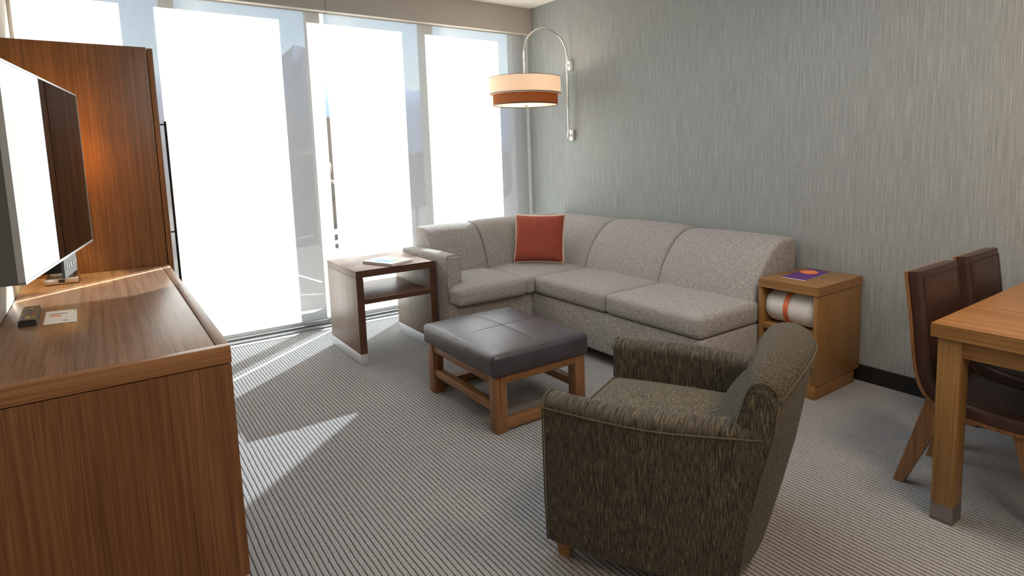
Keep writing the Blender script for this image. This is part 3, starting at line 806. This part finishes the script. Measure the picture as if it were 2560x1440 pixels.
# booklet
BK = thing('folded_leaflet', 'purple folded leaflet with an orange disc on the oak cube table', 'leaflet', (-.21, -3.04, bh))
q = [(-.358, -2.981), (-.352, -3.115), (-.055, -3.093), (-.070, -2.972)]
bm = B(); quadbox(bm, q, bh + .0004, bh + .002); obj('inner_sheet', bm, M_paper, BK)
bm = B(); z_ = bh + .002
prism(bm, [(q[0][0] + .004, q[0][1], z_), (q[1][0] + .004, q[1][1], z_), (q[2][0], q[2][1], z_), (q[3][0], q[3][1], z_)],
      [(q[0][0] + .004, q[0][1], z_ + .006), (q[1][0] + .004, q[1][1], z_ + .0015), (q[2][0], q[2][1], z_ + .002), (q[3][0], q[3][1], z_ + .006)])
cv = obj('cover', bm, M_purple, BK)
bm = B(); vs = []; zt = lambda v_: z_ + .0062 + (-.0045) * (1 - v_)
ring_t = []; ring_b = []
for k in range(40):
    a = 2 * pi * k / 40; cx_, cy_ = -.155 + .052 * cos(a), -3.020 + .046 * sin(a)
    fr_ = (cy_ + 3.10) / .125
    zz = z_ + .0019 + .0042 * max(0, min(1, fr_))
    ring_b.append((cx_, cy_, zz)); ring_t.append((cx_, cy_, zz + .0006))
loft(bm, [ring_b, ring_t]); obj('printed_disc', bm, M_orange, cv)
bm = B()
for i, (xx, w_) in enumerate(((-.195, .006), (-.182, .010), (-.168, .007), (-.152, .010), (-.137, .006), (-.124, .009))):
    box(bm, xx - .002, xx + .002, -3.028, -3.028 + w_ * 1.6, z_ + .0050, z_ + .0061)
obj('printed_lettering', bm, M_salmon, cv)

# ============================================================ ARMCHAIR (local: X=width 0..0.71, Y=depth back, front at 0)
Fp = Vector((-2.28, -3.37, 0)); wv = Vector((.896, .445, 0)).normalized()
ang = math.atan2(wv.y, wv.x)
# local x = wv, local y(back) must be (wv.y,-wv.x): mirrored frame -> use y' = -b (front is +y)
AC = thing('armchair', 'olive striped fabric barrel armchair with its back to the viewer', 'armchair', Fp, ang)
CW = .705
def Lc(w, b_, z): return Vector((w, -b_, z))
def outer_in(b_):
    """lateral inset of the outer side at depth b"""
    if b_ < .30: return -.022 * sin(pi * b_ / .6)
    t = (b_ - .30) / .36; return -.022 + (.022 + .085) * t ** 2.0
def rear_lean(z): return .085 * max(0, (z - .07)) / .43
def arm_section(b_, side):
    # rounded-top slab following the outer curve
    o_in = outer_in(min(b_, .66)); th = .095
    zt = .553 - .006 * (b_ / .62)
    if b_ > .5: zt -= 0.0
    prof = []
    prof.append((o_in + .012, .065)); prof.append((o_in + .003, .20)); prof.append((o_in, .40))
    prof.append((o_in, zt - .040))
    for k in range(0, 9):
        a = pi - k * pi / 8
        prof.append((o_in + th / 2 + th / 2 * cos(a), zt - .030 + .034 * sin(a)))
    prof.append((o_in + th, zt - .06)); prof.append((o_in + th + .004, .36)); prof.append((o_in + th + .004, .065))
    pts = []
    for w_, z in prof:
        w2 = w_ if side == 0 else CW - w_
        lean = max(0, b_ - .45) / .2 * rear_lean(z)
        pts.append(Lc(w2, b_ + lean * min(1, max(0, b_ - .45) / .13), z))
    return pts
for side in (0, 1):
    bs = [0, .004, .012, .03, .08, .14, .2, .27, .34, .41, .47, .52, .57, .60]
    rings = []
    for i, b_ in enumerate(bs):
        R3 = arm_section(max(b_, 0.0), side)
        if i < 3:
            c3 = sum(R3, Vector()) / len(R3); k_ = [.955, .985, .997][i]
            R3 = [Vector((c3.x + (p.x - c3.x) * (1 - (1 - k_) * 2.2), p.y, p.z if p.z < .2 else p.z - (1 - k_) * .25)) for p in R3]
        rings.append(R3)
    bm = B(); loft(bm, rings); arm_o = obj('arm', bm, M_chair, AC, smooth=60, local=True)
    bm = B(); pts = []
    for b_ in bs:
        R3 = arm_section(b_, side); p = R3[4].copy(); p.x += (-.002 if side == 0 else .002); p.z -= .004; pts.append(p)
    tube(bm, pts, .0032, 8)
    pts2 = [arm_section(0, side)[k] + Vector((0, .002, 0)) for k in (0, 1, 2, 3, 4, 5, 6, 7, 8, 9, 10, 11, 12)]
    tube(bm, pts2, .0030, 8); obj('arm_piping', bm, M_cpipe, arm_o, smooth=180, local=True)
# back: sections across the width, arched in plan and in elevation
def back_sec(w):
    u = (w - CW / 2) / (CW / 2 - .055); u = max(-1, min(1, u)); a2 = 1 - u * u
    zt = .668 + .084 * a2 ** .8
    rb, rtp = .578 + .060 * a2, .700 + .075 * a2
    fb, ftp = .500 - .018 * a2 ** .5, .616 - .008 * a2 ** .5
    zr = zt - .055
    prof = [(rb, .065), (rb + (rtp - rb) * .30, .22), (rb + (rtp - rb) * .62, .40), (rb + (rtp - rb) * .88, zr - .10), (rtp, zr)]
    # rounded crest
    cx_, cz_ = (rtp + ftp) / 2, zr
    for k in range(1, 10):
        a = k * pi / 10; prof.append((cx_ + (rtp - ftp) / 2 * cos(a), cz_ + (zt - zr) * sin(a)))
    prof += [(ftp - .004, zr), (ftp - .030 - .012 * a2, zr - .10), (fb + .028 - .014 * a2, .50), (fb, .40), (fb, .065)]
    return prof
Ws = [.055, .058, .066, .08, .11, .16, .22, .29, .355, .42, .49, .55, .60, .63, .644, .652, .655]
Ws = [.052 + (w - .055) * (CW - .104) / .60 for w in Ws]
rings = []
for i, w in enumerate(Ws):
    pr = back_sec(w); e_ = min(i, len(Ws) - 1 - i)
    k_ = [.90, .955, .985, .997][e_] if e_ < 4 else 1
    cb = sum(p[0] for p in pr) / len(pr); cz = sum(p[1] for p in pr) / len(pr)
    rings.append([Lc(w, cb + (b_ - cb) * k_, z if z < .1 else (z - (1 - k_) * .22)) for b_, z in pr])
bm = B(); loft(bm, rings); bk = obj('backrest', bm, M_chairb, AC, smooth=60, local=True)
# crest and rear seams
bm = B()
for idx in (5, 14):
    pts = []
    for w in Ws[2:-2]:
        pr = back_sec(w); b_, z = pr[idx - 1 if idx == 5 else idx]; pts.append(Lc(w, b_ + (.003 if idx == 5 else -.003), z))
    if idx == 5: tube(bm, pts, .0030, 8)
for w in (Ws[2], Ws[-3]):
    pr = back_sec(w); sgn = -1 if w < .3 else 1
    tube(bm, [Lc(w + sgn * .004, b_ + .0005, z) for b_, z in pr[:5]], .0030, 8)
    tube(bm, [Lc(w + sgn * .003, b_, z) for b_, z in pr[5:17]], .0024, 8)
obj('back_piping', bm, M_cpipe, bk, smooth=180, local=True)
# seat: crowned front, deep body
bm = B()
def swarp(p): return p
x0, x1 = .098, CW - .098
cushion(bm, x0, x1, -.54, -.004, .30, .415, r=.028, top=.030, side=.0, n=16)
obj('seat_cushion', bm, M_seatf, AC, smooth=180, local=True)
bm = B(); tube(bm, [(x0 + (x1 - x0) * i / 20, -.008, .408 + .004 * sin(pi * i / 20)) for i in range(21)], .004, 8); obj('seat_piping', bm, M_cpipe, AC, smooth=180, local=True)
bm = B(); box(bm, .09, CW - .09, -.56, -.006, .065, .31, .006); obj('front_rail', bm, M_chair, AC, smooth=35, local=True)
for (w, b_) in ((.022, .022), (CW - .075, .022), (.075, .535), (CW - .13, .535)):
    bm = B(); x, y = w, -b_
    s1, s2 = .052, .034
    ix = 0.012
    prism(bm, [(x + ix, y - s2 - .006, 0), (x + ix + s2, y - s2 - .006, 0), (x + ix + s2, y - .006, 0), (x + ix, y - .006, 0)],
          [(x, y - s1, .070), (x + s1, y - s1, .070), (x + s1, y, .070), (x, y, .070)])
    obj('leg', bm, OAKX, AC, local=True)

# ============================================================ DINING TABLE
tx0, tx1, ty1, ty0, th_ = -1.103, -.018, -4.031, -5.05, .709
DT = thing('dining_table', 'honey coloured wooden dining table with steel capped legs at the right edge', 'dining table', ((tx0 + tx1) / 2, (ty0 + ty1) / 2, 0))
bm = B(); box(bm, tx0, tx1, ty0, ty1, .662, th_ - .001, .001); obj('edge_band', bm, OAKX, DT, smooth=35)
bm = B(); box(bm, tx0 + .0008, tx1 - .0008, ty0 + .0008, ty1 - .0008, th_ - .001, th_); obj('table_top', bm, OAKT, DT)
bm = B(); box(bm, tx0 - .001, tx0, ty0, ty1, .662, th_ - .001); obj('side_edge_band', bm, OAKY, DT)
lg = .072
for x in (tx0 + .010, tx1 - .010 - lg):
    for y in (ty1 - .020 - lg, ty0 + .020):
        bm = B(); box(bm, x, x + lg, y, y + lg, .062, .662, .0015); lo = obj('leg', bm, OAKZ, DT, smooth=35)
        bm = B(); box(bm, x - .0005, x + lg + .0005, y - .0005, y + lg + .0005, 0, .0625, .001); obj('steel_foot', bm, M_steel, lo, smooth=35)
for y in (ty1 - .05, ty0 + .028):
    bm = B(); box(bm, tx0 + .082, tx1 - .082, y, y + .022, .600, .661); obj('apron', bm, OAKX, DT)
for x in (tx0 + .024, tx1 - .046):
    bm = B(); box(bm, x, x + .022, ty0 + .092, ty1 - .092, .600, .661); obj('apron', bm, OAKY, DT)

# ============================================================ DINING CHAIRS
def resample(path, n):
    P = [Vector(p) for p in path]
    # Catmull-Rom
    out = []
    m = len(P) - 1
    for k in range(n + 1):
        t = k / n * m; i = min(int(t), m - 1); f = t - i
        p0, p1, p2, p3 = P[max(i - 1, 0)], P[i], P[i + 1], P[min(i + 2, m)]
        out.append(.5 * ((2 * p1) + (-p0 + p2) * f + (2 * p0 - 5 * p1 + 4 * p2 - p3) * f * f + (-p0 + 3 * p1 - 3 * p2 + p3) * f ** 3))
    return out
CH_W = .355
def make_chair(xl, label):
    y0 = -3.896
    c = thing('dining_chair', label, 'chair', (xl + CH_W / 2, -4.1, 0), group='dining chairs pushed under the table')
    path = [(-3.896, .856), (-3.919, .692), (-3.936, .544), (-3.948, .472), (-3.965, .425), (-3.992, .388), (-4.035, .362), (-4.12, .345), (-4.26, .340), (-4.36, .350)]
    pr = resample([(a + .028, b2 - .016, 0) for a, b2 in path], 40)
    def offs(d0, d1):
        A_, B_ = [], []
        for i, p in enumerate(pr):
            t = (pr[min(i + 1, 40)] - pr[max(i - 1, 0)]).normalized(); n_ = Vector((-t.y, t.x, 0))
            if n_.x > 0 and n_.y < 0: n_ = -n_
            # normal must point inward (up and toward -y)
            if n_.y < 0 and n_.x > 0: n_ = -n_
            if (n_.x * -1 + n_.y) < 0: n_ = -n_
            A_.append(p + n_ * d0); B_.append(p + n_ * d1)
        return A_, B_
    def sheet(xa, xb, d0, d1, name, mat, rnd=0.0, parent=c, fat=0.0):
        A_, B_ = offs(d0, d1)
        nx = 8; rings = []
        xs = [xa + (xb - xa) * k / nx for k in range(nx + 1)]
        if rnd: xs = [xa, xa + rnd * .15, xa + rnd * .5, xa + rnd] + [xa + rnd + (xb - xa - 2 * rnd) * k / 6 for k in range(1, 6)] + [xb - rnd, xb - rnd * .5, xb - rnd * .15, xb]
        for x in xs:
            tt = min(x - xa, xb - x); ins = 0
            if rnd and tt < rnd: ins = rnd - sqrt(max(0, rnd * rnd - (rnd - tt) ** 2))
            ins = min(ins, (d1 - d0) * .4)
            Bk = [a.lerp(b2, 1 - ins / (d1 - d0)) for a, b2 in zip(A_, B_)]
            ring = [Vector((x, p.x, p.y)) for p in A_] + [Vector((x, p.x, p.y)) for p in Bk[::-1]]
            rings.append(ring)
        bm = B(); loft(bm, rings); return obj(name, bm, mat, parent, smooth=45)
    sheet(xl, xl + CH_W, 0, .011, 'plywood_shell', FRZ)
    pad = sheet(xl + .006, xl + CH_W - .004, .014, .058, 'leather_pad', M_brownl, .018)
    A_, B_ = offs(.014, .0595)
    bm = B()
    for x in (xl + .022, xl + CH_W - .020):
        tube(bm, [Vector((x, p.x, p.y)) for p in B_[1:]], .0013, 5)
    p = B_[1]; tube(bm, [Vector((xl + .022, p.x, p.y)), Vector((xl + CH_W - .02, p.x, p.y))], .0013, 5)
    obj('stitching', bm, M_stitch, pad)
    bm = B()
    prism(bm, [(xl + .03, -4.33, .310), (xl + CH_W - .03, -4.33, .310), (xl + CH_W - .03, -4.02, .318), (xl + .03, -4.02, .318)],
          [(xl + .03, -4.33, .343), (xl + CH_W - .03, -4.33, .343), (xl + CH_W - .03, -4.02, .360), (xl + .03, -4.02, .360)])
    obj('seat_frame', bm, FRX, c)
    for x in (xl + .014, xl + CH_W - .046):
        for (yb, yt, zt_, s) in ((-3.852, -3.962, .375, 1), (-4.36, -4.27, .340, -1)):
            bm = B(); xb = x + (.014 if x < xl + .2 else -.014) * 0
            a0, a1, b0, b1 = yb, yb - .036, yt, yt - .075
            if s < 0: a0, a1, b0, b1 = yb + .036, yb, yt + .04, yt - .03
            prism(bm, [(x, a1, 0), (x + .03, a1, 0), (x + .03, a0, 0), (x, a0, 0)],
                  [(x, b1, zt_ - .035), (x + .03, b1, zt_ - .035), (x + .03, b0, zt_), (x, b0, zt_)])
            obj('leg', bm, FRZ, c)
    return c
ch1 = make_chair(-.945, 'brown leather dining chair nearer the viewer, beside the corner table leg')
ch2 = ch1.copy(); COL.objects.link(ch2); ch2.location.x += .448
for chd in list(ch1.children):
    d = chd.copy(); COL.objects.link(d); d.parent = ch2
    for g in chd.children:
        h_ = g.copy(); COL.objects.link(h_); h_.parent = d
ch2['label'] = 'brown leather dining chair nearer the grey wall, behind the first chair'

# ============================================================ WALL LAMP
WX, WY = -.49, -.70
WL = thing('wall_lamp', 'chrome arched wall lamp with cream drum shade and wooden band over the sofa', 'wall lamp', (0, WY, 1.75))
for z, hh2 in ((2.062, .045), (1.468, .045)):
    bm = B(); box(bm, -.028, 0, WY - .028, WY + .028, z - hh2, z + hh2, .002); br = obj('wall_bracket', bm, M_chrome, WL, smooth=35)
    bm = B(); tube(bm, [(-.028, WY, z), (-.062, WY, z)], .006, 10)
    tube(bm, [(-.05, WY, z - .016), (-.05, WY, z + .016)], .0125, 14); obj('clamp', bm, M_chrome, br, smooth=50)
pts = [(-.05, WY, 1.440), (-.05, WY, 1.7), (-.05, WY, 2.0)]
for k in range(0, 33):
    a = k * pi / 32; pts.append((-.27 + .22 * cos(a), WY, 2.125 + .215 * sin(a)))
pts += [(WX, WY, 2.0), (WX, WY, 1.93)]
bm = B(); tube(bm, pts, .0085, 12); obj('arched_arm', bm, M_chrome, WL, smooth=60)
def drum(name, r, z0, z1, mat, th=.002):
    bm = B(); lathe(bm, [(r, z0), (r, z1)], WX, WY, 72, False, False); lathe(bm, [(r - th, z0), (r - th, z1)], WX, WY, 72, False, False)
    return obj(name, bm, mat, WL, smooth=60)
dr_ = drum('drum_shade', .290, 1.798, 1.932, M_drum)
bm = B(); lathe(bm, [(.2905, 1.797), (.2912, 1.797), (.2912, 1.806), (.2905, 1.806)], WX, WY, 72, False, False); lathe(bm, [(.2905, 1.929), (.2912, 1.929), (.2912, 1.933), (.288, 1.933)], WX, WY, 72, False, False)
obj('shade_trim', bm, M_trimband, dr_, smooth=40)
dw = drum('wooden_band', .264, 1.712, 1.800, M_woodband)
bm = B(); lathe(bm, [(.264, 1.710), (.2655, 1.710), (.2655, 1.716), (.264, 1.716)], WX, WY, 72, False, False); obj('band_trim', bm, M_blackmetal, dw, smooth=40)
bm = B(); lathe(bm, [(.262, 1.714), (.262, 1.718)], WX, WY, 72); obj('diffuser', bm, M_diffuser, WL, smooth=35)
bm = B(); lathe(bm, [(.006, 1.694), (.012, 1.699), (.012, 1.704), (.026, 1.707), (.026, 1.7135)], WX, WY, 24); obj('finial', bm, M_nickel, WL, smooth=40)
bm = B(); lathe(bm, [(.262, 1.795), (.288, 1.796), (.288, 1.7985), (.262, 1.7985)], WX, WY, 72, False, False); obj('shade_step', bm, M_drum, WL)
bm = B(); tube(bm, [(WX, WY, 1.93), (WX, WY, 1.80)], .012, 12); obj('lamp_holder', bm, M_nickel, WL, smooth=50)
bm = B()
for k in range(3):
    a = k * 2 * pi / 3 + .5; tube(bm, [(WX, WY, 1.925), (WX + .288 * cos(a), WY + .288 * sin(a), 1.925)], .0025, 6)
obj('shade_spider', bm, M_chrome, WL, smooth=60)
for k in range(2):
    a = .6 + k * pi
    bm = B(); bmesh.ops.create_uvsphere(bm, u_segments=16, v_segments=10, radius=.028, matrix=Matrix.Translation((WX + .09 * cos(a), WY + .09 * sin(a), 1.83))); obj('bulb', bm, M_bulb, WL, smooth=180)
l = light('wall_lamp_light', 'POINT', (WX, 0, .075), 6.5, (1.0, .84, .66), shadow_soft_size=.06); l.parent = WL

# ============================================================ OUTSIDE
M_asph = flat('asphalt', (.115, .095, .078), .9, spec=0); M_mark = flat('road_paint', (.55, .54, .52), .8)
M_mount = None
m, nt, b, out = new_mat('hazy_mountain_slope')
c = ramp(nt, noise(nt, coords(nt, (.03, .03, .03)), 1.0, 5, .6), [(.3, (.20, .24, .36)), (.7, (.25, .29, .41))]); nt.links.new(c, b.inputs['Base Color']); b.inputs['Specular IOR Level'].default_value = 0; b.inputs['Roughness'].default_value = 1; M_mount = m  # distance haze is put into the slope's pale blue colour
M_brick = flat('tan_render', (.22, .145, .11), .9, spec=0); M_roof = flat('brown_roof', (.22, .14, .11), .9)
bm = B(); box(bm, -300, 700, .6, 900, -9.3, -9); struct('ground', bm, M_asph)
bm = B()
for (a, b2) in (((8.9, 61.5), (11.1, 47)), ((6.5, 50.4), (7.1, 47.2)), ((5.7, 77.5), (10.2, 72.8)), ((9.8, 42.7), (7.5, 44))):
    A_ = Vector((*a, -8.99)); B2 = Vector((*b2, -8.99)); t = (B2 - A_).normalized(); n_ = Vector((-t.y, t.x, 0)) * .16
    prism(bm, [A_ - n_, A_ + n_, B2 + n_, B2 - n_], [p + Vector((0, 0, .02)) for p in (A_ - n_, A_ + n_, B2 + n_, B2 - n_)])
for i in range(7):
    x = 5.5 + i * .9; A_ = Vector((x, 75 - i * .9, -8.99)); box(bm, x, x + .2, 72 - i * .7, 76 - i * .9, -8.99, -8.97)
struct('parking_lines', bm, M_mark)
ridge = [(-300, 28), (-150, 40), (-35, 45), (4, 47), (30, 48.5), (62, 50.5), (79, 55), (89, 59), (96, 66), (101.6, 71.2), (107.5, 70.3), (120, 66), (136, 60), (157, 51.5), (173, 47.6), (179, 46.2), (188, 48.2), (215, 51.3), (260, 57.8), (340, 50), (450, 42), (650, 30)]
bm = B(); rings = []
for x, z in ridge: rings.append([(x * .82, 310, -9), (x * .9, 345, z * .38 + 2 * sin(x * .07)), (x * .96, 378, z * .72), (x, 400, z), (x * 1.1, 460, z * .6), (x * 1.2, 560, -9)])
loft(bm, rings, closed_ring=False, caps=False); struct('hills', bm, M_mount, smooth=60)
def building(x0, x1, y0, y1, z1, label, mat, steps=()):
    t = thing('building', label, 'building', ((x0 + x1) / 2, (y0 + y1) / 2, -9), group='low buildings beyond the windows')
    bm = B(); box(bm, x0, x1, y0, y1, -9, z1); w = obj('wall', bm, mat, t)
    for (a, b2, z) in steps:
        bm = B(); box(bm, a, b2, y0 + .5, y1 - .5, z1, z); obj('roof_block', bm, mat, t)
    bm = B(); box(bm, x0 - .2, x1 + .2, y0 - .2, y1 + .2, z1 - .35, z1); obj('parapet', bm, M_roof, t)
    n = int((x1 - x0) / 2.2)
    for f in range(3):
        for k in range(n):
            zz = z1 - 3.2 - f * 3.2
            if zz < -8: break
            bm = B(); box(bm, x0 + .7 + k * 2.2, x0 + 1.9 + k * 2.2, y0 - .06, y0 + .02, zz, zz + 1.4); obj('window', bm, M_tvback, t)
building(16.5, 21.2, 90, 100, 7.0, 'taller stepped tan building seen faintly through the middle of the left shade', M_brick, ((17.4, 20.6, 8.5),))
building(21.6, 31, 92, 102, 7.6, 'long tan building seen faintly just right of the middle window post', M_brick)
building(44, 58, 118, 130, .5, 'low tan building seen faintly far right behind the right shade', M_brick)
def tree(x, y, h, r, k, nth):
    t = thing('tree', 'leafy tree seen faintly beyond the car park, %s of the row from the left' % nth, 'tree', (x, y, -9), group='trees beyond the car park')
    bm = B(); tube(bm, [(x, y, -9), (x + .2, y, -9 + h * .35), (x, y + .2, -9 + h * .6)], .28, 8); obj('trunk', bm, M_treeb, t, smooth=60)
    bm = B(); rnd = random.Random(k)
    for q in range(9):
        a = rnd.uniform(0, 2 * pi); rr = r * rnd.uniform(.15, .6); zz = -9 + h * rnd.uniform(.45, .82)
        res = bmesh.ops.create_icosphere(bm, subdivisions=3, radius=r * rnd.uniform(.45, .65), matrix=Matrix.Translation((x + rr * cos(a), y + rr * sin(a), zz)))
        for v_ in res['verts']: v_.co += Vector((rnd.uniform(-1, 1), rnd.uniform(-1, 1), rnd.uniform(-1, 1))) * .16
    obj('crown', bm, M_leaf, t, smooth=60)
M_treeb = flat('tree_bark', (.10, .075, .055), .9)
m, nt, b, out = new_mat('tree_leaves'); c = ramp(nt, noise(nt, coords(nt, (1.2, 1.2, 1.2)), 1.0, 4, .6), [(.3, (.075, .062, .040)), (.7, (.15, .125, .085))]); nt.links.new(c, b.inputs['Base Color']); b.inputs['Roughness'].default_value = .95; b.inputs['Specular IOR Level'].default_value = 0; M_leaf = m
TL = ['leftmost', 'second', 'third', 'fourth', 'fifth', 'sixth', 'seventh', 'eighth', 'ninth']
for k, x in enumerate((5, 12.2, 19.4, 26.6, 33.8, 41, 48.2, 55.4, 62.6)):
    tree(x, 79 + (k % 2) * 4, 10.4 + (k * 37 % 5) * .6, 3.3, k, TL[k])

# ------------------------------------------------------------ tidy helper properties
for o in list(COL.objects):
    if '_base' in o: del o['_base']
